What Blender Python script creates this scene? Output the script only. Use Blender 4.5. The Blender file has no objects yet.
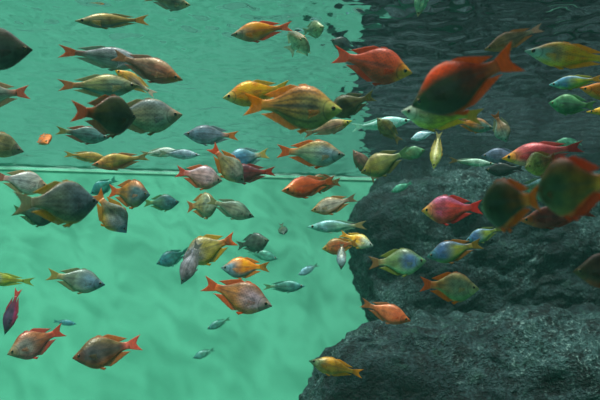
import bpy, math, random
from mathutils import Vector, Matrix, noise

random.seed(7)
sc = bpy.context.scene
COL = sc.collection
F_PX, CX, CY = 643.0, 300.0, 200.0
PITCH = math.radians(8.0)
SURF = 0.645                      # height of the water surface above the camera

# ------------------------------------------------------------------ helpers
def lin(hx):
    if not isinstance(hx, str):
        return hx
    out = []
    for i in (0, 2, 4):
        c = int(hx[i:i+2], 16) / 255.0
        out.append(c / 12.92 if c <= 0.04045 else ((c + 0.055) / 1.055) ** 2.4)
    return (*out, 1.0)

R_CAM = Vector((1, 0, 0))
F_CAM = Vector((0, math.cos(PITCH), math.sin(PITCH)))
U_CAM = Vector((0, -math.sin(PITCH), math.cos(PITCH)))

def ray(x, y):
    return F_CAM + R_CAM * ((x - CX) / F_PX) + U_CAM * (-(y - CY) / F_PX)

def at(x, y, d):
    return ray(x, y) * d

def mesh_obj(name, verts, faces, mats, parent=None, smooth=True, fmat=None):
    me = bpy.data.meshes.new(name)
    me.from_pydata([tuple(v) for v in verts], [], faces)
    for m in (mats if isinstance(mats, (list, tuple)) else [mats]):
        me.materials.append(m)
    if fmat:
        for p, k in zip(me.polygons, fmat):
            p.material_index = k
    if smooth:
        me.polygons.foreach_set('use_smooth', [True] * len(me.polygons))
    me.update()
    o = bpy.data.objects.new(name, me)
    COL.objects.link(o)
    if parent is not None:
        o.parent = parent
    return o

class NT:
    """small helper round a node tree"""
    def __init__(self, tree):
        self.t = tree
        self.n = tree.nodes
        self.l = tree.links
    def node(self, typ, **kw):
        nd = self.n.new(typ)
        for k, v in kw.items():
            setattr(nd, k, v)
        return nd
    def link(self, a, b):
        self.l.new(a, b)
    def set(self, sock, v):
        if hasattr(v, 'is_output') or isinstance(v, bpy.types.NodeSocket):
            self.l.new(v, sock)
        else:
            sock.default_value = v
    def math(self, op, a, b=0.0, clamp=False):
        nd = self.node('ShaderNodeMath', operation=op, use_clamp=clamp)
        self.set(nd.inputs[0], a); self.set(nd.inputs[1], b)
        return nd.outputs[0]
    def smooth(self, v, lo, hi):
        nd = self.node('ShaderNodeMapRange', interpolation_type='SMOOTHSTEP')
        self.set(nd.inputs['Value'], v)
        nd.inputs['From Min'].default_value = min(lo, hi)
        nd.inputs['From Max'].default_value = max(lo, hi)
        nd.inputs['To Min'].default_value = 0.0 if lo < hi else 1.0
        nd.inputs['To Max'].default_value = 1.0 if lo < hi else 0.0
        return nd.outputs[0]
    def mix(self, f, a, b, blend='MIX'):
        nd = self.node('ShaderNodeMix', data_type='RGBA', blend_type=blend)
        self.set(nd.inputs[0], f); self.set(nd.inputs[6], a); self.set(nd.inputs[7], b)
        return nd.outputs[2]
    def noise(self, vec, scale, detail=4, rough=0.55):
        nd = self.node('ShaderNodeTexNoise')
        self.set(nd.inputs['Vector'], vec)
        nd.inputs['Scale'].default_value = scale
        nd.inputs['Detail'].default_value = detail
        nd.inputs['Roughness'].default_value = rough
        return nd
    def bump(self, h, strength, dist):
        nd = self.node('ShaderNodeBump')
        self.set(nd.inputs['Height'], h)
        nd.inputs['Strength'].default_value = strength
        nd.inputs['Distance'].default_value = dist
        return nd.outputs[0]

def new_mat(name):
    m = bpy.data.materials.new(name)
    m.use_nodes = True
    nt = NT(m.node_tree)
    for nd in list(nt.n):
        nt.n.remove(nd)
    out = nt.node('ShaderNodeOutputMaterial')
    return m, nt, out

# ------------------------------------------------------------------ materials
def skin_mat(L, H, c, stripes, split, seed):
    """c = head, front, rear, back, belly : skin colours, a few with backlight"""
    m, nt, out = new_mat('fish_skin')
    tc = nt.node('ShaderNodeTexCoord')
    sx = nt.node('ShaderNodeSeparateXYZ'); nt.link(tc.outputs['UV'], sx.inputs[0])
    t = sx.outputs[0]
    v = nt.math('MULTIPLY_ADD', sx.outputs[1], 2.0); v.node.inputs[2].default_value = -1.0
    mp = nt.node('ShaderNodeMapping'); nt.link(tc.outputs['Object'], mp.inputs[0])
    mp.inputs['Location'].default_value = (seed * 0.37, seed * 0.11, seed * 0.23)
    ns = nt.noise(mp.outputs[0], 2.6 / L, 3)
    wob = nt.math('MULTIPLY_ADD', ns.outputs[0], 0.30); wob.node.inputs[2].default_value = -0.15
    tw = nt.math('ADD', t, wob)
    vw = nt.math('ADD', v, wob)
    base = nt.mix(nt.smooth(tw, split - 0.16, split + 0.16), lin(c[1]), lin(c[2]))
    base = nt.mix(nt.math('MULTIPLY', nt.smooth(vw, 0.35, 0.85), 0.85), base, lin(c[3]))
    base = nt.mix(nt.math('MULTIPLY', nt.smooth(vw, -0.3, -0.85), 0.85), base, lin(c[4]))
    base = nt.mix(nt.smooth(tw, 0.32, 0.06), base, lin(c[0]))
    # rows of scales: thin stripes running along the flank
    st = nt.math('SINE', nt.math('MULTIPLY', v, 19.0))
    st = nt.math('MULTIPLY', nt.smooth(st, 0.0, 0.9), nt.smooth(t, 0.2, 0.34))
    base = nt.mix(nt.math('MULTIPLY', st, 0.55 * stripes), base, (0.025, 0.03, 0.022, 1))
    # broad dark band along the middle of the flank
    band = nt.math('MULTIPLY', nt.smooth(nt.math('ABSOLUTE', nt.math('SUBTRACT', vw, 0.05)), 0.22, 0.04), nt.smooth(t, 0.2, 0.4))
    base = nt.mix(nt.math('MULTIPLY', band, 0.25 + 0.4 * stripes), base, (0.03, 0.045, 0.05, 1))
    # scale edges, and the darker line along back and belly
    sc1 = nt.math('SINE', nt.math('MULTIPLY', t, 95.0)); sc2 = nt.math('SINE', nt.math('MULTIPLY', v, 30.0))
    net = nt.math('MULTIPLY', nt.smooth(nt.math('MULTIPLY', sc1, sc2), -0.1, -0.7), nt.smooth(t, 0.22, 0.34))
    base = nt.mix(nt.math('MULTIPLY', net, 0.35), base, (0.03, 0.035, 0.03, 1))
    fc = lin(c[6]); dk = tuple(x * 0.45 for x in fc[:3]) + (1,)
    base = nt.mix(nt.math('MULTIPLY', nt.smooth(vw, 0.86, 0.99), 0.8), base, dk)
    base = nt.mix(nt.math('MULTIPLY', nt.math('MULTIPLY', nt.smooth(vw, -0.84, -0.98), nt.smooth(t, 0.2, 0.45)), 0.8), base, fc)
    base = nt.mix(nt.math('MULTIPLY', nt.smooth(t, 0.80, 0.98), 0.65), base, lin(c[5]))
    # gill cover edge
    gl = nt.math('ADD', t, nt.math('MULTIPLY', nt.math('MULTIPLY', v, v), 0.10))
    gill = nt.smooth(nt.math('ABSOLUTE', nt.math('SUBTRACT', gl, 0.235)), 0.014, 0.003)
    base = nt.mix(nt.math('MULTIPLY', gill, 0.5), base, (0.03, 0.03, 0.03, 1))
    vor = nt.node('ShaderNodeTexVoronoi'); nt.link(tc.outputs['Object'], vor.inputs['Vector'])
    vor.inputs['Scale'].default_value = 34.0 / L
    val = nt.noise(mp.outputs[0], 9.0 / L, 3)
    base = nt.mix(0.5, base, nt.mix(nt.smooth(val.outputs[0], 0.3, 0.7), (0.15, 0.15, 0.15, 1), (0.92, 0.92, 0.92, 1)), 'OVERLAY')
    p = nt.node('ShaderNodeBsdfPrincipled')
    nt.link(base, p.inputs['Base Color'])
    p.inputs['Roughness'].default_value = 0.38
    p.inputs['Metallic'].default_value = 0.12
    p.inputs['Specular IOR Level'].default_value = 0.45
    nt.link(nt.bump(vor.outputs['Distance'], 0.35, 0.006 * L), p.inputs['Normal'])
    nt.link(p.outputs[0], out.inputs['Surface'])
    return m

def fin_mat(L, col, clear=0.24):
    m, nt, out = new_mat('fish_fin')
    tc = nt.node('ShaderNodeTexCoord')
    mp = nt.node('ShaderNodeMapping'); nt.link(tc.outputs['Object'], mp.inputs[0])
    mp.inputs['Scale'].default_value = (1.0, 0.1, 0.35)
    n1 = nt.noise(mp.outputs[0], 38.0 / L, 2)
    c0 = lin(col)
    g = sum(c0[:3]) / 3
    c0 = tuple(max(0.0, min(0.95, 1.25 * (g + 1.10 * (x - g)))) for x in c0[:3]) + (1,)
    dark = tuple(x * 0.85 for x in c0[:3]) + (1,)
    base = nt.mix(nt.smooth(n1.outputs[0], 0.4, 0.62), dark, c0)
    p = nt.node('ShaderNodeBsdfPrincipled'); nt.link(base, p.inputs['Base Color'])
    p.inputs['Roughness'].default_value = 0.45
    tl = nt.node('ShaderNodeBsdfTranslucent'); nt.link(base, tl.inputs[0])
    tr = nt.node('ShaderNodeBsdfTransparent')
    a = nt.node('ShaderNodeMixShader'); a.inputs[0].default_value = 0.5
    nt.link(p.outputs[0], a.inputs[1]); nt.link(tl.outputs[0], a.inputs[2])
    b = nt.node('ShaderNodeMixShader'); b.inputs[0].default_value = clear
    nt.link(a.outputs[0], b.inputs[1]); nt.link(tr.outputs[0], b.inputs[2])
    nt.link(b.outputs[0], out.inputs['Surface'])
    return m

def plain_mat(name, col, rough=0.4, spec=0.5):
    m, nt, out = new_mat(name)
    tc = nt.node('ShaderNodeTexCoord')
    n1 = nt.noise(tc.outputs['Object'], 300.0, 2)
    c0 = lin(col)
    base = nt.mix(n1.outputs[0], tuple(x * 0.8 for x in c0[:3]) + (1,), c0)
    p = nt.node('ShaderNodeBsdfPrincipled'); nt.link(base, p.inputs['Base Color'])
    p.inputs['Roughness'].default_value = rough
    p.inputs['Specular IOR Level'].default_value = spec
    nt.link(p.outputs[0], out.inputs['Surface'])
    return m

def wall_mat(name, col, var=0.12):
    m, nt, out = new_mat(name)
    tc = nt.node('ShaderNodeTexCoord')
    n1 = nt.noise(tc.outputs['Object'], 2.2, 4)
    c0 = lin(col)
    base = nt.mix(n1.outputs[0], tuple(x * (1 - var) for x in c0[:3]) + (1,), tuple(min(1, x * (1 + var)) for x in c0[:3]) + (1,))
    p = nt.node('ShaderNodeBsdfPrincipled'); nt.link(base, p.inputs['Base Color'])
    p.inputs['Roughness'].default_value = 0.8
    p.inputs['Specular IOR Level'].default_value = 0.2
    nt.link(p.outputs[0], out.inputs['Surface'])
    return m

def rock_mat():
    m, nt, out = new_mat('rock')
    tc = nt.node('ShaderNodeTexCoord')
    o = tc.outputs['Object']
    big = nt.noise(o, 3.2, 5, 0.6)
    mid = nt.noise(o, 17.0, 5, 0.62)
    fine = nt.noise(o, 95.0, 3, 0.65)
    vor = nt.node('ShaderNodeTexVoronoi'); nt.link(o, vor.inputs['Vector']); vor.inputs['Scale'].default_value = 95.0
    base = nt.mix(nt.smooth(big.outputs[0], 0.36, 0.66), lin('1b2d32'), lin('3c5b5b'))
    base = nt.mix(nt.math('MULTIPLY', nt.smooth(mid.outputs[0], 0.53, 0.40), 0.85), base, lin('080f12'))
    base = nt.mix(nt.math('MULTIPLY', nt.smooth(mid.outputs[0], 0.54, 0.72), 0.5), base, lin('2a5040'))
    base = nt.mix(nt.math('MULTIPLY', nt.smooth(fine.outputs[0], 0.49, 0.36), 0.8), base, lin('070c0d'))
    base = nt.mix(nt.math('MULTIPLY', nt.math('MULTIPLY', nt.smooth(fine.outputs[0], 0.54, 0.72), nt.smooth(big.outputs[0], 0.38, 0.62)), 0.8), base, lin('90b0aa'))
    p = nt.node('ShaderNodeBsdfPrincipled'); nt.link(base, p.inputs['Base Color'])
    p.inputs['Roughness'].default_value = 0.75
    p.inputs['Specular IOR Level'].default_value = 0.3
    hsum = nt.math('ADD', nt.math('MULTIPLY', mid.outputs[0], 1.0), nt.math('MULTIPLY', fine.outputs[0], 0.45))
    nt.link(nt.bump(hsum, 1.0, 0.045), p.inputs['Normal'])
    nt.link(p.outputs[0], out.inputs['Surface'])
    return m

def water_mat():
    m, nt, out = new_mat('water')
    tc = nt.node('ShaderNodeTexCoord')
    o = tc.outputs['Object']
    # caustic light put in as a pattern in the surface's transparency colour
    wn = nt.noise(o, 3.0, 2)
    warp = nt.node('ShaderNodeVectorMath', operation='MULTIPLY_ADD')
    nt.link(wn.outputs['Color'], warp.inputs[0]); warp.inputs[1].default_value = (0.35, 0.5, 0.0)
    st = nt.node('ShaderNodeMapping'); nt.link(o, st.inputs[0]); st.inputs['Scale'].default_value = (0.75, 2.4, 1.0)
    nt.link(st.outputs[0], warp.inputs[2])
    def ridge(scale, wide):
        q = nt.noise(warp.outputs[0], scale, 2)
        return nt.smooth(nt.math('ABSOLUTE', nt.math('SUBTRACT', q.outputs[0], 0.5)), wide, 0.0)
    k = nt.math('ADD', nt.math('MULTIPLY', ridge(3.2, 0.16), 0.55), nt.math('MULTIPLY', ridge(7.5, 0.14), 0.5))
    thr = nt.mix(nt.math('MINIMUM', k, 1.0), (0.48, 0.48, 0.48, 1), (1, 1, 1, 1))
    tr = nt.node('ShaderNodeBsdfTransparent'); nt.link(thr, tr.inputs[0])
    gl = nt.node('ShaderNodeBsdfGlossy'); gl.inputs['Roughness'].default_value = 0.02
    gl.inputs['Color'].default_value = (0.86, 0.74, 0.83, 1)
    fr = nt.node('ShaderNodeFresnel'); fr.inputs['IOR'].default_value = 1.33
    mx = nt.node('ShaderNodeMixShader')
    nt.link(fr.outputs[0], mx.inputs[0]); nt.link(tr.outputs[0], mx.inputs[1]); nt.link(gl.outputs[0], mx.inputs[2])
    nt.link(mx.outputs[0], out.inputs['Surface'])
    vs = nt.node('ShaderNodeVolumeScatter'); vs.inputs['Color'].default_value = WATER_SC
    vs.inputs['Density'].default_value = WATER_D; vs.inputs['Anisotropy'].default_value = 0.2
    va = nt.node('ShaderNodeVolumeAbsorption'); va.inputs['Color'].default_value = WATER_AB
    va.inputs['Density'].default_value = WATER_A
    ad = nt.node('ShaderNodeAddShader')
    nt.link(vs.outputs[0], ad.inputs[0]); nt.link(va.outputs[0], ad.inputs[1])
    nt.link(ad.outputs[0], out.inputs['Volume'])
    return m

WATER_SC = (0.34, 0.90, 0.80, 1)
WATER_D = 0.022
WATER_AB = (0.58, 0.95, 0.88, 1)
WATER_A = 0.17

# ------------------------------------------------------------------ the tank
def slab(name, corners, depth_vec, mat):
    """a wall: four corners and a thickness"""
    dv = Vector(depth_vec)
    v = [Vector(c) for c in corners] + [Vector(c) + dv for c in corners]
    f = [(0, 1, 2, 3), (7, 6, 5, 4), (0, 4, 5, 1), (1, 5, 6, 2), (2, 6, 7, 3), (3, 7, 4, 0)]
    o = mesh_obj(name, v, f, mat, smooth=False)
    o['kind'] = 'structure'
    return o

def hit_surface(x, y):
    r = ray(x, y)
    return r * (SURF / r.z)

pa, pb = hit_surface(0, 167.5), hit_surface(355, 178.5)
wd = (pb - pa); wd.z = 0; wd.normalize()                 # along the back wall
wn = Vector((-wd.y, wd.x, 0))                            # away from the camera
XL, XR, ZF, ZT = -3.2, 3.4, -0.74, 0.95
def wall_pt(x, z, off=0.0):
    s = (x - pa.x) / wd.x
    p = pa + wd * s + wn * off
    return Vector((p.x, p.y, z))
green = wall_mat('painted_wall', '66bfa0')
slab('wall_back', [wall_pt(XL, ZF), wall_pt(XR, ZF), wall_pt(XR, ZT), wall_pt(XL, ZT)], wn * 0.12, green)
slab('wall_left', [(XL, -1.0, ZF), (XL, wall_pt(XL, 0).y, ZF), (XL, wall_pt(XL, 0).y, ZT), (XL, -1.0, ZT)], (-0.12, 0, 0), green)
slab('wall_right', [(XR, -1.0, ZF), (XR, wall_pt(XR, 0).y, ZF), (XR, wall_pt(XR, 0).y, ZT), (XR, -1.0, ZT)], (0.12, 0, 0), green)
slab('floor', [(XL, -1.0, ZF), (XR, -1.0, ZF), wall_pt(XR, ZF), wall_pt(XL, ZF)], (0, 0, -0.12), wall_mat('painted_floor', '4c8a76'))
# pale strip coloured as the meniscus highlight along the water's edge
slab('waterline_highlight_1', [wall_pt(XL, SURF - 0.009, -0.006), wall_pt(XR, SURF - 0.009, -0.006), wall_pt(XR, SURF - 0.004, -0.006), wall_pt(XL, SURF - 0.004, -0.006)],
     wn * 0.006, plain_mat('pale_highlight', 'b4f0d4'))

slab('sun_blocker', [(0.0, -1.0, 1.25), (XR, -1.0, 1.25), (XR, 0.75, 1.25), (0.05, 0.36, 1.25)], (0, 0, 0.1), wall_mat('blocker_board', '4c5a58'))  # added unseen board that keeps the sun off the near right fish

# water: a closed body with a rippled top
def ripple(x, y):
    p = Vector((x, y, 0))
    a = noise.noise(Vector((x * 2.3, y * 2.9, 0.3))) * 0.011
    a += noise.noise(Vector((x * 6.0 + 5, y * 7.5, 1.7))) * 0.0085
    a += noise.noise(Vector((x * 15.0, y * 19.0 + 3, 4.1))) * 0.0046
    a += noise.noise(Vector((x * 30.0, y * 34.0 + 3, 8.1))) * 0.0027
    return a
NX, NY = 480, 420
x0, x1, y0 = XL - 0.03, XR + 0.03, -0.97
yw = lambda x: wall_pt(x, 0).y + 0.03
wv, wf = [], []
for j in range(NY + 1):
    for i in range(NX + 1):
        u = 2 * i / NX - 1
        x = (x0 + x1) / 2 + (x1 - x0) / 2 * (0.5 * u + 0.5 * u ** 3)       # finer towards the middle
        q = j / NY
        y = y0 + (yw(x) - y0) * (1 - (1 - q) ** 1.0)
        edge = min(1.0, 0.15 + (yw(x) - y) / 0.8)                          # calmer against the wall
        wv.append((x, y, SURF + ripple(x, y) * edge))
for j in range(NY):
    for i in range(NX):
        a = j * (NX + 1) + i
        wf.append((a, a + 1, a + NX + 2, a + NX + 1))
b0 = len(wv)
rim = [i for i in range(NX + 1)] + [j * (NX + 1) + NX for j in range(1, NY + 1)] + \
      [NY * (NX + 1) + i for i in range(NX - 1, -1, -1)] + [j * (NX + 1) for j in range(NY - 1, 0, -1)]
for r in rim:
    wv.append((wv[r][0], wv[r][1], ZF - 0.03))
n = len(rim)
for k in range(n):
    wf.append((rim[(k + 1) % n], rim[k], b0 + k, b0 + (k + 1) % n))
wf.append(tuple(b0 + k for k in range(n - 1, -1, -1)))
water = mesh_obj('water', wv, wf, water_mat())
water['kind'] = 'stuff'; water['label'] = 'clear green tank water with a rippled mirror-like surface overhead'; water['category'] = 'water'

# ------------------------------------------------------------------ rocks
ROCK = rock_mat()
def boulder(name, centre, radii, rotz, label, power=3.2, seed=0.0, rough=0.10, tilt=0.0, n=150, shear=0.0, shoulder=0.0):
    R = Matrix.Rotation(rotz, 3, 'Z') @ Matrix.Rotation(tilt, 3, 'Y')
    verts, faces = [], []
    def sp(v):
        return math.copysign(abs(v) ** (2.0 / power), v)
    nu, nv = n * 2, n
    for j in range(nv + 1):
        ph = -math.pi / 2 + math.pi * j / nv
        for i in range(nu):
            th = 2 * math.pi * i / nu
            d = Vector((math.cos(ph) * math.cos(th), math.cos(ph) * math.sin(th), math.sin(ph)))
            l = (abs(d.x) ** power + abs(d.y) ** power + abs(d.z) ** power) ** (-1.0 / power)
            p = Vector((d.x * l * radii[0], d.y * l * radii[1], d.z * l * radii[2]))
            q = p + Vector((seed, seed * 1.7, -seed))
            h = noise.fractal(q * 2.2, 0.9, 2.1, 6) * rough
            h -= abs(noise.noise(q * 4.5)) * rough * 0.55
            h += noise.fractal(q * 11, 0.7, 2.0, 4) * rough * 0.30
            if p.x < 0 and p.z > 0:
                p.z *= 1 - shoulder * (-p.x / radii[0]) ** 3
            p += d * h
            p.x += shear * (radii[2] - p.z) * (1.0 if p.x < 0 else 0.0) * min(1.0, -p.x / radii[0] if p.x < 0 else 0.0)
            verts.append(R @ p)
    for j in range(nv):
        for i in range(nu):
            a = j * nu + i; b = j * nu + (i + 1) % nu
            faces.append((a, b, b + nu, a + nu))
    o = mesh_obj(name, verts, faces, ROCK)
    o.location = centre
    o['label'] = label; o['category'] = 'rock'; o['group'] = 'dark boulders on the right of the tank'
    return o

boulder('boulder', (1.13, 2.96, 0.185), (0.88, 0.38, 0.345), 0.02, 'tall dark grey-green boulder with a steep left edge, upper of the two in front', seed=2.3, rough=0.08, tilt=-0.05, power=5.0, shoulder=0.34)
boulder('boulder', (1.12, 2.10, -0.385), (1.03, 0.42, 0.335), 0.04, 'broad speckled grey boulder filling the bottom right corner, sloping down to the left', seed=7.9, rough=0.09, shear=-0.34, power=5.5, tilt=-0.05)
boulder('boulder', (1.74, 3.60, 0.20), (1.38, 0.16, 0.62), 0.05, 'dark slate boulder breaking the water surface behind the other two', seed=4.4, rough=0.06, power=4.0, n=110)

# ------------------------------------------------------------------ fish
T_KEYS = (0, .04, .10, .18, .28, .38, .48, .58, .68, .78, .88, 1.0)
TOP = (.03, .15, .30, .52, .80, .97, 1.0, .92, .72, .48, .29, .24)
BOT = (.03, .16, .36, .60, .86, 1.0, .99, .86, .64, .41, .25, .22)
WID = (.05, .30, .60, .86, 1.0, 1.0, .92, .78, .58, .38, .22, .10)
def prof(tab, t):
    t = max(0.0, min(1.0, t))
    for k in range(len(T_KEYS) - 1):
        if t <= T_KEYS[k + 1]:
            a, b = T_KEYS[k], T_KEYS[k + 1]
            u = (t - a) / (b - a)
            p0 = tab[max(k - 1, 0)]; p1 = tab[k]; p2 = tab[k + 1]; p3 = tab[min(k + 2, len(tab) - 1)]
            return 0.5 * ((2 * p1) + (p2 - p0) * u + (2 * p0 - 5 * p1 + 4 * p2 - p3) * u * u + (3 * p1 - p0 - 3 * p2 + p3) * u ** 3)
    return tab[-1]

IRIS = plain_mat('eye_iris', 'c8a860', 0.2)
PUPIL = plain_mat('eye_pupil', '050608', 0.1, 0.8)

class Fish:
    def __init__(self, L, H, bend):
        self.L, self.H, self.bend = L, H, bend
        self.W = min(0.40 * H, 0.085 * L) if H < 0.2 * L else 0.36 * H
        self.W = max(self.W, 0.045 * L)
    def x(self, t):
        return self.L * (0.5 - 0.8 * t)
    def b(self, p):
        u = p[0] / self.L
        y = p[1] + self.L * (self.bend * (u * u - 0.08) + (0.25 * self.bend * math.sin(5 * u) if u < 0 else 0))
        return (p[0], y, p[2])
    def min_h(self, t):
        return 0.0
    def top(self, t): return max(prof(TOP, t) * self.H, prof(TOP, t) * 0.0 + 0.010 * self.L)
    def bot(self, t): return max(prof(BOT, t) * self.H, 0.010 * self.L)
    def wid(self, t): return prof(WID, t) * self.W

def body_mesh(f, mat, root, nr=30, ns=18):
    v, fc = [], []
    for j in range(nr + 1):
        t = j / nr
        t = t ** 1.15
        w = f.wid(t)
        for i in range(ns):
            a = 2 * math.pi * i / ns
            cz, cy = math.sin(a), math.cos(a)
            h = f.top(t) if cz > 0 else f.bot(t)
            y = math.copysign(abs(cy) ** 0.9, cy) * w
            x = f.x(t)
            if 0.2 < t < 0.245:
                y *= 1.06                       # gill cover stands a little proud
            if t < 0.10:
                x -= 0.012 * f.L * (1 if -0.35 < cz < 0.05 else 0)   # mouth cleft
            v.append(f.b((x, y, cz * h)))
    for j in range(nr):
        for i in range(ns):
            a = j * ns + i; b = j * ns + (i + 1) % ns
            fc.append((a, a + ns, b + ns, b))
    fc.append(tuple(range(ns)))
    fc.append(tuple(nr * ns + i for i in range(ns - 1, -1, -1)))
    o = mesh_obj('body', v, fc, mat, root)
    uv = o.data.uv_layers.new(name='UVMap')
    for poly in o.data.polygons:
        for li, vi in zip(poly.loop_indices, poly.vertices):
            j, i = divmod(vi, ns)
            uv.data[li].uv = ((j / nr) ** 1.15, 0.5 + 0.5 * math.sin(2 * math.pi * i / ns))
    return o

def sheet(name, f, P, mat, root, ns=10, nr=5, th0=0.007, th1=0.002, bent=True, thick_axis=1):
    """closed thin fin; P(s, r) gives the middle surface, r = 0 at the body"""
    v, fc = [], []
    for side in (1, -1):
        for j in range(nr + 1):
            r = j / nr
            for i in range(ns + 1):
                p = list(P(i / ns, r))
                th = f.L * (th0 + (th1 - th0) * r)
                if i in (0, ns) or j == nr:
                    th *= 0.3
                p[thick_axis] += side * th * 0.5
                v.append(f.b(p))
    m = (nr + 1) * (ns + 1)
    for j in range(nr):
        for i in range(ns):
            a = j * (ns + 1) + i
            q = (a, a + 1, a + ns + 2, a + ns + 1)
            fc.append(q)
            fc.append(tuple(m + k for k in reversed(q)))
    ring = [i for i in range(ns + 1)] + [j * (ns + 1) + ns for j in range(1, nr + 1)] + \
           [nr * (ns + 1) + i for i in range(ns - 1, -1, -1)] + [j * (ns + 1) for j in range(nr - 1, 0, -1)]
    for k in range(len(ring)):
        a, b = ring[k], ring[(k + 1) % len(ring)]
        fc.append((b, a, m + a, m + b))
    return mesh_obj(name, v, fc, mat, root)

def eye_mesh(f, side, root):
    r = 0.024 * f.L + 0.012 * f.H
    t = 0.115
    c = (f.x(t), side * (f.wid(t) * 0.93 - r * 0.30), f.top(t) * 0.16)
    c = Vector(f.b(c))
    v, fc, fm = [], [], []
    rings, seg = 9, 14
    for j in range(rings + 1):
        a = math.pi * j / rings
        for i in range(seg):
            th = 2 * math.pi * i / seg
            v.append(c + Vector((math.sin(a) * math.cos(th) * r, side * math.cos(a) * r * 0.7, math.sin(a) * math.sin(th) * r)))
    for j in range(rings):
        for i in range(seg):
            a = j * seg + i; b = j * seg + (i + 1) % seg
            fc.append((a, b, b + seg, a + seg)); fm.append(1 if j < 3 else 0)
    o = mesh_obj('eye', v, fc, [IRIS, PUPIL], root, fmat=fm)
    return o

def sat(hx):
    r, g, b, _ = lin(hx)
    m = (r + g + b) / 3
    return tuple(max(0.0, min(0.95, 1.06 * (m + 1.06 * (x - m)))) for x in (r, g, b)) + (1.0,)

def build_fish(spec, idx):
    head, tail, hpx, yaw, d, cols, label = spec[:7]
    opt = spec[7] if len(spec) > 7 else {}
    yw_ = math.radians(yaw)
    px = math.hypot(head[0] - tail[0], head[1] - tail[1])
    mid = ((head[0] + tail[0]) / 2, (head[1] + tail[1]) / 2)
    rnd = random.Random(idx * 13 + 5)
    dx, dy = (head[0] - tail[0]) / px, -(head[1] - tail[1]) / px       # up positive
    while True:
        pos = at(mid[0], mid[1], d)
        H = 0.48 * hpx * d / F_PX
        zt = max(pos.z, (ray(*head) * d).z, (ray(*tail) * d).z) + H * 1.5
        if zt < SURF - 0.03 or d < 0.3:
            break
        d *= 0.96
    L = px * d / F_PX / math.cos(yw_)
    # frame: A towards the head, U dorsal
    toc = -ray(*mid).normalized()
    rx = R_CAM - toc * R_CAM.dot(toc); rx.normalize()
    ux = toc.cross(rx).normalized()
    A = (rx * dx + ux * dy) * math.cos(yw_) + toc * math.sin(yw_)
    per = (-dy, dx)
    if per[1] < 0 or (abs(per[1]) < 0.15 and per[0] < 0):
        per = (dy, -dx)
    if opt.get('flip'):
        per = (-per[0], -per[1])
    U = rx * per[0] + ux * per[1]
    roll = math.radians(opt.get('roll', rnd.uniform(-7, 7)))
    S = U.cross(A).normalized()
    U, S = U * math.cos(roll) + S * math.sin(roll), S * math.cos(roll) - U * math.sin(roll)
    M = Matrix((A, S, U)).transposed().to_4x4()
    root = bpy.data.objects.new('rainbowfish', None)
    root.empty_display_size = 0.02
    COL.objects.link(root)
    M.translation = pos
    root.matrix_world = M
    root['label'] = label; root['category'] = 'fish'; root['group'] = 'rainbowfish swimming in the tank'
    bend = opt.get('bend', rnd.uniform(-0.22, 0.22))
    f = Fish(L, H, bend)
    c = cols.split()
    stripes = opt.get('stripes', 0.35)
    c = [sat(x) for x in c[:5]] + c[5:]
    skin = skin_mat(L, H, c, stripes, opt.get('split', 0.5), idx)
    mt = fin_mat(L, c[5]); mf = fin_mat(L, c[6]) if c[6] != c[5] else mt
    body_mesh(f, skin, root)
    xb = f.x(1.0)
    fs = opt.get('fins', 0.7)
    hb_t, hb_b = f.top(1.0) * 0.95, f.bot(1.0) * 0.95
    ht = opt.get('tail', 1.0) * max(0.52 * H, 0.075 * L)
    tl = 0.20 * L
    def Pt(s, r):
        u = 2 * s - 1
        hb = hb_t if u > 0 else hb_b
        z = u * (hb + (ht - hb) * r ** 0.85)
        ln = tl * (0.60 + 0.40 * abs(u) ** 1.4)
        return (xb + 0.02 * L - r * ln, 0.0, z)
    sheet('tail_fin', f, Pt, mt, root, ns=14, nr=6)
    def Pd2(s, r):
        t = 0.53 + 0.30 * s
        hgt = fs * H * (0.20 - 0.05 * s) * (min(1.0, s * 5 + 0.25)) * (0.94 + 0.06 * math.sin(s * 40))
        return (f.x(t) - r * 0.085 * L * (0.5 + s), 0.0, f.top(t) * 0.93 + r * hgt)
    def Pd1(s, r):
        t = 0.39 + 0.11 * s
        hgt = fs * H * 0.16 * (1 - 0.6 * s) * min(1.0, s * 6 + 0.3)
        return (f.x(t) - r * 0.05 * L, 0.0, f.top(t) * 0.95 + r * hgt)
    def Pa(s, r):
        t = 0.49 + 0.35 * s
        hgt = fs * H * (0.27 - 0.09 * s) * (min(1.0, s * 5 + 0.25)) * (0.94 + 0.06 * math.sin(s * 46))
        return (f.x(t) - r * 0.09 * L * (0.5 + s), 0.0, -(f.bot(t) * 0.93 + r * hgt))
    sheet('dorsal_fin', f, Pd2, mf, root)
    sheet('anal_fin', f, Pa, mf, root, ns=12)
    eye_mesh(f, 1, root); eye_mesh(f, -1, root)
    if px / math.cos(yw_) > 34:
        sheet('dorsal_fin', f, Pd1, mf, root, ns=6, nr=4)
        pm = fin_mat(L, c[1] if fs < 0.5 else c[3], 0.75)
        for sd in (1, -1):
            def Pp(s, r, sd=sd):
                t = 0.265
                return (f.x(t) - r * 0.115 * L - 0.01 * L * abs(2 * s - 1), sd * (f.wid(t) * 0.93 + r * 0.045 * L), -0.12 * H + (s - 0.5) * (0.03 + 0.055 * r) * L - r * 0.03 * L)
            sheet('pectoral_fin', f, Pp, pm, root, ns=6, nr=4, th0=0.004, th1=0.0015)
            def Pv(s, r, sd=sd):
                t = 0.38 + 0.05 * s
                return (f.x(t) - r * 0.09 * L, sd * (f.wid(t) * 0.30 + r * 0.015 * L), -(f.bot(t) * 0.90 + r * H * 0.26 * (1 - 0.5 * s)))
            sheet('pelvic_fin', f, Pv, mf, root, ns=5, nr=4)
    return root, d, L

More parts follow.
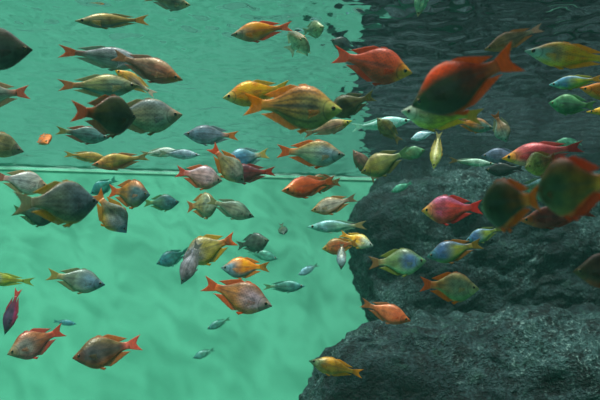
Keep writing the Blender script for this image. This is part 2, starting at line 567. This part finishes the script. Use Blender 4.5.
FISH = [
# (snout px), (tail px), body height px, yaw deg (+ head towards camera), distance m, head front rear back belly tail fin, label
((29,50), (-62,46), 44, 0, .80, '3c3a2e 2c3a30 30382e 3a3428 24382e 4a3a2a 3a3a2c', 'dark olive fish cut off by the left edge, near the top, pointed snout facing right'),  # skin coloured nearly black to show it backlit
((77,21), (150,20), 15, 0, 1.0, '6e6a48 7c7c58 8e7c46 b49a5a 4a6e74 c08a3c 8c7848', 'slim olive fish with a yellow tail, highest on the left, facing left'),
((146,63), (59,51), 23, 0, .98, '8a8a88 9498a0 868c8c b4b8c0 6c8078 c0562c 7c8878', 'silver-grey fish with red-orange tail, second fish down at upper left'),
((181,80), (112,54), 25, 15, .85, 'a0683c 8c5c48 7c6050 a88c6c 7c4038 9c7050 8c6450', 'reddish brown fish with a dark eye, nosing down right past the silver-grey fish'),
((116,70), (156,96), 15, 0, 1.1, 'e0a83c d8a050 c8a898 e0b050 c89868 e0c8b8 d8a860', 'golden fish with a whitish tail, mostly hidden at upper left'),
((138,86), (58,85), 24, 0, .98, '7c7c58 6c8470 7c8458 a89c68 407878 b0683c 848458', 'olive and teal fish with a thin dark midline, facing right at upper left', {'stripes':.5}),
((137,118), (72,111), 42, -35, .85, '2c3828 303a26 4c4824 3a3c24 2c3a2a c05024 8c4c20', 'round dark olive fish with an orange tail, largest of the upper left cluster', {'split':.62}),
((182,115), (98,117), 36, 0, .93, 'a88c74 7c8c80 848468 6c7c80 6c8468 9c6c48 8c7850', 'grey-olive fish with pinkish snout, just behind the round dark olive fish'),
((108,138), (56,130), 18, 0, 1.15, '5c7c7c 547c7c 4c6c68 4c6c68 5c8078 8c8448 a05840', 'teal-grey fish with a dark midline, under the round dark olive fish', {'stripes':.5}),
((-40,97), (29,92), 29, 0, 1.0, '909890 98a098 8c988c 8c9088 a8b0a0 c86048 b08868', 'silvery striped fish with a pink-red tail, leaving at the left edge below the dark snout', {'stripes':.6}),
((21,152), (-36,132), 26, 0, 1.05, '7c7468 7c7c58 9c7c48 747450 90805c a07840 b07c3c', 'olive-tan fish nosing downwards at the left edge, above the pale waterline'),
((47,143), (42,134), 15, 78, 1.4, 'd07038 d87838 c86c34 d87c3c 9c7860 d06830 c87038', 'tiny orange fish seen head-on, alone on the upper left'),
((108,159), (64,154), 11, 0, 1.7, 'a09050 b08c44 b88c3c a88c48 a08048 b89440 b08c44', 'small tan fish half hidden behind the yellow and red one on the left'),
((93,165), (150,156), 17, 0, 1.3, 'b86c48 b88c48 a89048 c8a85c b84828 988450 b07040', 'yellow-backed fish with red belly and black eye, facing left above the waterline', {'stripes':.15}),
((180,151), (140,154), 10, 0, 1.8, 'c8d8d0 d0dcd4 b0c0b0 e8f0e8 90a898 a8a080 b0b8a0', 'small pale fish with a highlight coloured white on its back, right of the yellow-backed red-bellied one', {'stripes':.1}),  # back colour holds a white highlight
((200,155), (158,153), 10, 0, 1.65, '9cb0c0 a0b8cc 90a8b8 a8bcc8 a8b8c0 a0a890 98a8a8', 'slim pale blue-grey fish, rightmost of the row above the waterline on the left', {'stripes':.1}),
((184,134), (240,136), 20, 0, 1.25, '54646c 5c7888 6c8090 485860 98a8b8 c87838 708088', 'slate blue fish with an orange tail facing left, upper middle left'),
((244,183), (210,145), 24, 0, 1.1, '7c7c74 88887c 988c60 809080 b08850 d05024 d08034', 'grey-olive fish diving right with an orange-red tail at its top'),
((224,162), (270,153), 22, 0, 1.5, '4c7c90 4c80a0 6c9094 5c8c98 50889c c0a860 6c9090', 'blue fish with a tan tail, behind the diving grey-olive fish', {'split':.7}),
((222,175), (277,171), 20, 0, 1.3, '6c3844 743844 7c3430 64404c 84302c b83c28 983830', 'dark maroon fish with a red tail, below the blue fish in the middle', {'split':.6}),
((222,181), (175,171), 25, 0, 1.3, 'a8988c b09498 b08c88 a898a0 b87858 d05848 c86840', 'pinkish silver fish with a pink tail and orange underside, below the waterline'),
((218,204), (186,207), 26, 30, 1.55, '88907c 84907c 988c5c 8c8c68 8c8868 b06830 b07c44', 'olive-tan round fish directly under the pinkish silver fish'),
((254,217), (206,199), 19, 0, 1.4, '60786c 7c8c78 889078 587868 90a08c 8c8c60 7c8c70', 'grey-green fish nosing down to the right, below the dark maroon fish'),
((345,155), (275,151), 28, 0, 1.1, '7c8c84 88a4b0 9cac8c a88c48 8c9484 e06c20 e07428', 'blue-silver fish with a bright orange tail and orange lower fin, centre of the photo'),
((282,191), (338,180), 22, 25, 1.15, 'c87844 c85c34 c45834 b85c40 c8502c b86038 b86840', 'salmon-orange fish with a black-tipped snout facing left, in the middle', {'stripes':.1}),
((306,184), (342,182), 19, 20, 1.32, '747c50 74805c 8c7c48 6c7450 7c7c50 a07040 9c6038', 'mottled olive fish overlapping the rear of the salmon-orange fish'),
((311,211), (358,197), 18, 0, 1.4, 'b0844c b0a898 b8b0a0 8c7448 b86838 8c6c50 b07844', 'silver fish with tan head and dark outline, below the mottled olive fish'),
((307,227), (368,225), 13, 0, 2.0, '70aca4 78b0ac 80b098 80a8b0 70b0a0 b09868 80a890', 'faint pale blue-grey slim fish beside the left edge of the tall boulder', {'stripes':.05}),  # pale teal colours include the haze of distance
((353,150), (377,182), 15, 0, 1.5, '7c5c50 74584c 6c5c40 806458 5c5c3c 6c6440 74603c', 'brownish fish hanging steeply at the upper left corner of the tall boulder'),
((361,173), (410,151), 25, 0, 1.25, '7c6c34 787838 6c7440 887c50 4c6438 447048 6c7040', 'olive fish tilted head-down over the upper left corner of the tall boulder', {'stripes':.1}),
((305,37), (287,53), 29, 58, 1.2, 'c0b090 a0a888 94a488 98a080 90a890 90a890 90a888', 'pale tan-green fish turning towards the viewer near the top centre'),
((324,27), (302,32), 17, 50, 1.4, '94a074 8c9c74 88987c 7c9070 88a080 80a080 80a080', 'small olive fish behind the pale tan-green fish turning to the viewer'),
((231,35), (294,26), 20, 0, 1.15, '8c8470 888c7c e88420 d89038 8c7c60 e06c48 d84c20', 'bright orange-backed fish with grey head, top centre left, facing left', {'stripes':.1,'split':.36}),
((412,73), (331,54), 37, 0, .95, 'd8a048 c04c2c b84830 b8503c b03c24 d05840 c04c30', 'salmon-red fish with a yellow snout facing right near the top centre', {'stripes':.3}),
((331,40), (358,50), 14, 0, 1.08, '3c4c48 50605c 4c646c 54605c 5c7068 44606c 54686c', 'small dark grey fish behind the tail of the salmon-red fish'),
((223,98), (292,86), 26, 0, 1.0, 'c8b878 e09c30 e8a020 e89c20 b08c48 c8a838 c89c30', 'golden-orange fish with pale snout, behind the tail of the big striped orange fish', {'stripes':.1}),
((342,110), (241,104), 47, 0, .82, 'b0b060 80784c a07840 b87840 646c38 e08830 e08838', 'big striped orange and olive fish with a yellow-green head, upper middle', {'stripes':1.0}),
((326,113), (376,95), 24, 0, 1.12, '50503c 4c4c30 54502c 545438 484c34 5c5c30 545430', 'dark olive-brown fish behind the head of the big striped fish'),
((352,121), (302,135), 14, 0, 1.2, 'b0a840 b89078 b08c74 a89468 c09080 a88868 b09070', 'pinkish tan fish with a yellow-green head, beneath the big striped fish'),
((411,120), (350,128), 13, 0, 1.6, 'b0e8dc a8e8e0 a0e0d0 d0fff4 98d8cc b0e0d0 a0d8c8', 'fish-shaped pale silver-cyan light glint on the surface, in front of the dark reflection, top centre', {'stripes':.0}),  # pale fish body standing in for a glint on the water surface
((377,118), (401,143), 16, 0, 1.42, '6c7048 7c7038 80683c 607050 7c6c40 706840 6c6c40', 'small olive-orange fish crossing the silver-cyan glint'),
((413,107), (516,56), 56, -14, .62, '2c4028 242e1c 983414 d84414 1c2418 f46830 f06428', 'large dark olive fish with red-orange back and forked orange tail, upper right', {'split':.66,'stripes':.1,'bend':.1,'fins':.35,'tail':1.15}),  # tail and back orange raised for the glow of light shining through
((486,50), (542,27), 18, 0, .86, '90603c a06c4c a8806c b08868 986850 c8a090 b88058', 'pinkish brown fish behind the forked orange tail of the large dark fish'),
((402,111), (484,117), 34, 0, .74, 'c0ccbc a8b890 b0b048 90a078 c8c850 b09c44 c0b044', 'pale fish with curved yellow-green stripes, under the large dark olive and red fish', {'stripes':.6,'bend':.3}),
((493,128), (452,121), 15, 0, 1.15, '5c8078 688880 c07838 a8703c 588078 c86c30 a87840', 'small teal fish with an orange rear, right of the curved-stripe fish'),
((507,142), (494,112), 17, 0, 1.25, '78908c 748c80 907458 80745c 78948c a06438 80886c', 'grey-green fish hanging nearly upright, below the large orange forked tail'),
((434,169), (439,130), 12, 30, 1.0, '98a058 909850 8c8838 a09840 98a868 8c8c48 a89840', 'narrow yellow-olive fish hanging head-down above the tall boulder'),
((411,139), (435,131), 9, 0, 1.5, 'b8e0ec b0d8e8 a8d0dc d0f0f8 a0c8d0 98c0c8 a0c8d0', 'tiny fish-shaped pale blue light glint left of the narrow head-down fish', {'stripes':.0}),  # another surface glint, given a bright fish body
((527,51), (620,61), 26, 0, .85, '8caca8 84a098 f0a828 e0a840 c0a030 e8a038 e09c38', 'blue-grey fish with a golden yellow rear, entering at the upper right edge', {'split':.42,'stripes':.1}),
((551,85), (602,78), 14, 0, 1.1, '60a0a8 60a0b8 a0a838 5c8cb0 80a850 b88c38 a0a040', 'turquoise fish with a yellow-green rear, below the golden-rear fish on the right', {'stripes':.1}),
((582,88), (642,97), 18, 0, .96, 'd87830 d07c30 c87830 e08030 7c7438 d08038 c87c38', 'orange fish entering at the right edge, between the turquoise and green fish', {'stripes':.1}),
((550,103), (595,106), 21, 0, 1.2, '3c7450 3c6c50 386448 488050 3c7048 4c7848 488050', 'deep green fish on the right, under the turquoise fish'),
((589,112), (642,108), 10, 0, 1.25, 'c89c30 c89830 c09030 c8a038 b89038 c09038 c09838', 'yellow-orange fish just showing at the right edge beside the deep green fish'),
((556,142), (582,143), 10, 0, 2.0, '5c9c80 60a084 60a088 589478 6ca890 60a088 60a088', 'small blurred pale teal fish above the red mottled fish on the right', {'stripes':.0}),
((504,159), (582,146), 24, 0, 1.0, 'd89838 b8605c a83c44 b04c50 c8a090 b03838 b84844', 'pinkish red mottled fish with an orange snout, right side above the two large fish', {'stripes':.3,'split':.3}),
((527,168), (556,157), 25, 45, .9, 'a8a860 98a060 a87048 a0a468 a0a050 a05838 a07848', 'yellow-green round fish in front of the pinkish red mottled fish'),
((482,156), (524,155), 16, 0, 1.4, '5c6c80 64748c 6c7088 4c6078 7c7890 60708c 606c80', 'blue-purple fish left of the pinkish red mottled fish'),
((486,170), (524,168), 15, 0, 1.5, '14201e 162422 182624 14201e 1a2826 1c2a28 1c2a28', 'almost black small fish shape under the blue-purple fish'),  # one near-black tone over a small fish shape
((494,164), (448,160), 8, 0, 1.6, '90b0a0 a0c0b0 98b8a0 b8d8c8 88b0a0 806c40 88a890', 'thin pale green-white fish above the tall boulder, left of the almost black shape', {'stripes':.0}),
((482,207), (538,198), 54, -48, .55, '34441c 1e2a12 6c3c10 4c3a10 1a2c12 f07824 e86c1c', 'large rounded backlit-dark green fish with an orange rear, on the right over the tall boulder', {'split':.66,'stripes':.1,'fins':.4}),  # skin darkened to carry the backlit shade
((538,192), (612,180), 64, -45, .5, '48583a 3a4628 785418 784418 645018 f09030 f05018', 'largest olive fish with red back fin and orange lower fin, at the right edge', {'split':.62,'stripes':.1}),  # backlit shade mixed into these skin colours too
((522,221), (594,211), 23, 0, .8, 'b05c30 743028 6c2c28 783830 70302c 8c4030 8c3c2c', 'dark red fish with a big black eye, below the two large olive fish', {'stripes':.1}),
((588,190), (652,197), 24, 0, .72, 'c89060 a06040 904c30 986040 985840 a06040 a06040', 'pale-snouted fish with a black eye, peeking in at the right edge'),
((557,191), (514,187), 23, 0, .95, '6ca0b0 70a4b8 7c9c80 8cb8c8 70a098 b05028 7c9880', 'light blue fish between the two large olive fish', {'stripes':.1}),
((422,211), (483,207), 30, 0, 1.1, 'd09848 bc5060 c44038 a86084 c4442c c83c38 c03c38', 'crimson fish with purple-tinted back and yellow snout, in front of the tall boulder', {'stripes':.3}),
((576,272), (652,268), 37, 0, .7, '50402c 48382a 4c3428 4c3c30 903c24 903828 803424', 'dark red-brown fish cut off by the right edge, halfway down', {'stripes':.1}),
((466,241), (503,227), 15, 0, 1.4, '487888 486c98 788838 4c7090 648860 707c40 6c8048', 'small blue fish with a yellow-green rear, below the large rounded dark green fish', {'stripes':.1}),
((427,257), (483,243), 23, 0, 1.25, '3c6c6c 3c5c84 707830 385874 5c7c38 806828 906028', 'blurred blue fish with a yellow-green and orange rear, in front of the tall boulder', {'stripes':.1}),
((426,261), (367,263), 28, 0, 1.1, '547c5c 44648c 607c4c 647850 88b484 806440 748038', 'blue fish with pale lime underside and tan tail, facing right over the boulder', {'stripes':.15}),
((478,289), (419,284), 31, 0, 1.0, 'b0b080 78886c 9c6c34 b89c60 648c5c f06828 e07828', 'olive fish with pale outline and red-orange tail, at the gap between the boulders', {'stripes':.1,'split':.65}),
((410,321), (360,302), 20, 0, 1.2, 'c0643c d06440 c86c44 c87450 d05838 a06840 b07048', 'salmon-pink fish with a black snout tip, swimming over the lower boulder top', {'stripes':.0}),
((309,361), (364,374), 18, 0, 1.25, '5c7c60 6c7848 d08c2c b88c34 988038 d08c28 d09030', 'golden orange fish with grey-green head, lowest fish, by the lower boulder', {'stripes':.1,'split':.38}),
((322,249), (359,242), 17, 0, 1.5, '98803c b0683c b85c34 8c7848 b07040 b07838 c08438', 'small orange and olive fish at the left edge of the tall boulder'),
((341,269), (342,242), 10, 25, 1.42, '44605c 708c90 8c9488 7890a0 88989c a08c70 88887c', 'small grey-blue fish hanging head-down across the small orange and olive fish'),
((373,246), (339,233), 15, 0, 1.62, '98a8a0 b0bca8 d89828 b0a858 b0b090 d89c28 c8a038', 'small pale fish with a yellow-orange rear, overlapping the tall boulder edge', {'stripes':.1,'split':.42}),
((298,275), (319,264), 8, 0, 2.4, '70a0a8 74a4b0 70a0a4 6c98a8 78acac 70a090 70a0a0', 'tiny blue-grey fish left of the tall boulder, tilted up to the right', {'stripes':.0}),
((305,286), (262,287), 12, 0, 1.8, '3c7878 44807c 508878 508c84 44847c 6c8c60 4c8878', 'slim teal fish right of the orange-tailed silver-pink fish', {'stripes':.2}),
((221,268), (271,267), 22, 0, 1.3, '6c888c 7494a4 e88c14 e8901c 789098 e89018 d8801c', 'blue-grey fish with a vivid orange back, lower middle, facing left', {'split':.42,'stripes':.2}),
((272,306), (201,283), 33, 0, 1.05, '9c8c84 a8909c b87848 8c6848 c07838 d85c20 d8601c', 'silver-pink and orange fish with a bright orange tail, lower middle, facing right', {'stripes':.3}),
((269,240), (236,246), 20, 15, 1.5, '4c5c50 48584c 44584c 40504c 4c6458 4c6050 4c6454', 'dark grey-green fish touching the tail of the curved silver and yellow fish'),
((278,259), (246,250), 11, 0, 2.1, '4c9484 509884 509880 4c9080 58a08c 589c84 509880', 'faint teal fish just beneath the dark grey-green fish', {'stripes':.0}),
((183,258), (237,238), 30, 0, 1.15, '7c7c88 8c90a0 a0944c 847c54 a8942c d86428 c89c30', 'silver and yellow fish with an orange tail, left of centre, nosing down left', {'split':.42}),
((182,284), (199,240), 17, 0, 1.04, '5c6468 807c80 84848c 74747c 8c8888 80807c 808080', 'grey-pink fish hanging head-down in front of the silver and yellow fish'),
((157,264), (190,250), 16, 0, 1.9, '2c6c70 34747c 3c8078 2c6c70 54948c 3c8078 448880', 'small dark teal fish left of the grey-pink head-down fish', {'stripes':.0}),
((284,235), (281,222), 10, 60, 1.8, '2c4c44 3c5444 546048 34504c 44604c 507058 507058', 'tiny dark fish seen nearly head-on, alone in the middle of the tank'),
((104,285), (47,274), 25, 0, 1.3, '50707c 5c7c8c 6c806c 5c6c64 7c8c74 a08c48 7c8058', 'blue-grey fish with a tan tail, alone on the lower left', {'stripes':.15}),
((-25,277), (34,282), 14, 0, 1.3, '6c90a0 6488a4 a0a83c a0a840 a8b048 98a848 a0a840', 'yellow-green and blue striped fish leaving at the left edge, lower half', {'stripes':.4}),
((7,334), (17,287), 13, 0, 1.2, '2c3848 44344c 743850 382c48 a0345c d04c48 b04058', 'dark purple fish hanging head-down at the left edge, red tail up', {'stripes':.1,'split':.7}),
((11,354), (63,329), 29, 0, 1.2, '847458 747068 94583c 9c5c34 985050 c84030 c04840', 'brown-grey fish with red back and tail, lower left, facing down left', {'split':.6}),
((76,324), (53,321), 6, 0, 2.5, '34707c 3c7884 3c7c80 34707c 48888c 3c7c80 3c7c80', 'tiny teal fish at the tail of the brown-grey and red fish', {'stripes':.0}),
((75,358), (142,342), 33, 0, 1.0, '68402c 444444 54483c 6c5c34 a05830 d85c4c b86430', 'dark slate-brown fish with a pink-red tail and orange belly, lowest on the left', {'stripes':.4}),
((207,329), (231,318), 8, 0, 2.6, '34706c 3c7870 40806c 34706c 448474 4c8464 40806c', 'tiny haze-teal fish in open water, below the silver-pink and orange fish', {'stripes':.0}),  # distance haze put into the teal skin
((193,358), (215,349), 8, 0, 2.6, '34706c 3c7870 40806c 34706c 448474 40806c 40806c', 'tiny haze-teal fish in open water, the lower of the two small ones', {'stripes':.0}),  # teal skin stands for haze here as well
((47,187), (-5,176), 25, 0, 1.1, 'b08c68 b0b0a8 a8b0b0 a0a09c b8b8a8 b06858 b09870', 'silvery white fish with a tan head, at the left edge just below the waterline'),
((98,202), (16,203), 46, -25, .8, '50646c 4c6068 5c6c5c 505c58 647454 847c5c a88434', 'big grey-blue fish facing right on the left, below the waterline', {'stripes':.5,'bend':.1}),
((56,218), (13,210), 23, 0, 1.0, '1c4038 1f443a 28503c 1c4038 24483c 4c7440 44683c', 'dark green fish hidden beneath the big grey-blue fish'),
((126,233), (95,191), 28, 0, 1.05, '60708c 7c8c90 8c8c70 7c8880 b08c3c d07828 c88c2c', 'grey-blue fish diving right with a yellow-orange tail up, next to the big grey-blue fish'),
((91,194), (117,178), 15, 0, 1.8, '30787c 388480 409080 30787c 409084 409080 409080', 'small teal fish behind the snout of the big grey-blue fish', {'stripes':.0}),
((149,195), (108,191), 29, 25, 1.25, '40585c 4c6c70 8c6834 b06c2c 686c48 d06028 b86c2c', 'blue-grey fish with an orange-edged back and forked orange tail, left of centre', {'split':.55}),
((179,202), (143,203), 17, 0, 1.6, '345c64 3c6870 4c7458 34605c 4c7c74 6c8c4c 58804c', 'small dark teal fish just right of the orange-edged blue-grey fish', {'stripes':.1}),
((190,5), (144,-3), 17, 0, 1.2, 'a8a078 6c7868 807c60 848060 748880 8c7c58 80806c', 'grey-tan fish cut off by the top edge, left of centre'),
((419,16), (425,-26), 14, 0, 1.1, 'b09078 80b498 80b094 90b898 84b8a0 80b094 80b094', 'pale green fish pointing down from the top edge'),
((391,192), (413,182), 8, 0, 1.8, '509c80 54a088 549c80 5cac90 54a088 509880 509880', 'small pale teal fish against the face of the tall boulder', {'stripes':.0}),
((425,150), (395,157), 14, 0, 1.7, '4c8058 4c7c58 60784c 4c7c5c 508464 608050 5c8058', 'dim green fish just above the tall boulder, left of the narrow head-down fish', {'stripes':.0}),
]

INFO = []
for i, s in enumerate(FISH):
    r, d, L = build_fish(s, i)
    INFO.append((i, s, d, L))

# ------------------------------------------------------------------ light, camera, world
sun = bpy.data.lights.new('sun', 'SUN'); sun.energy = 5.0; sun.angle = math.radians(1.4); sun.color = (1.0, 0.98, 0.92)
so = bpy.data.objects.new('sun', sun); COL.objects.link(so)
so.rotation_euler = Vector((0.10, 0.52, -1.0)).to_track_quat('-Z', 'Y').to_euler()
def lamp(name, loc, tgt, size, power, col):
    a = bpy.data.lights.new(name, 'AREA'); a.shape = 'RECTANGLE'; a.size, a.size_y = size; a.energy = power; a.color = col
    o = bpy.data.objects.new(name, a); COL.objects.link(o); o.location = loc
    o.rotation_euler = (Vector(tgt) - Vector(loc)).to_track_quat('-Z', 'Y').to_euler()
lamp('hall_lamp', (-0.8, 1.4, 2.3), (-0.8, 1.6, 0.0), (3.5, 2.2), 60, (0.95, 1.0, 0.97))
w = bpy.data.worlds.new('world'); sc.world = w; w.use_nodes = True
w.node_tree.nodes['Background'].inputs[0].default_value = (0.55, 0.72, 0.70, 1)
w.node_tree.nodes['Background'].inputs[1].default_value = 0.40

cam = bpy.data.cameras.new('camera'); co = bpy.data.objects.new('camera', cam); COL.objects.link(co)
co.rotation_euler = (math.radians(90) + PITCH, 0, 0)
cam.sensor_width = 36.0; cam.lens = 36.0 * F_PX / 600.0
cam.clip_start = 0.02; cam.clip_end = 60
cam.dof.use_dof = True; cam.dof.focus_distance = 1.25; cam.dof.aperture_fstop = 8.0
sc.camera = co

sc.view_settings.view_transform = 'Standard'; sc.view_settings.look = 'None'
sc.view_settings.gamma = 1.0; sc.view_settings.use_curve_mapping = False
sc.view_settings.exposure = 0.0
sc.cycles.use_denoising = True
sc.cycles.max_bounces = 10; sc.cycles.transparent_max_bounces = 16; sc.cycles.volume_bounces = 1
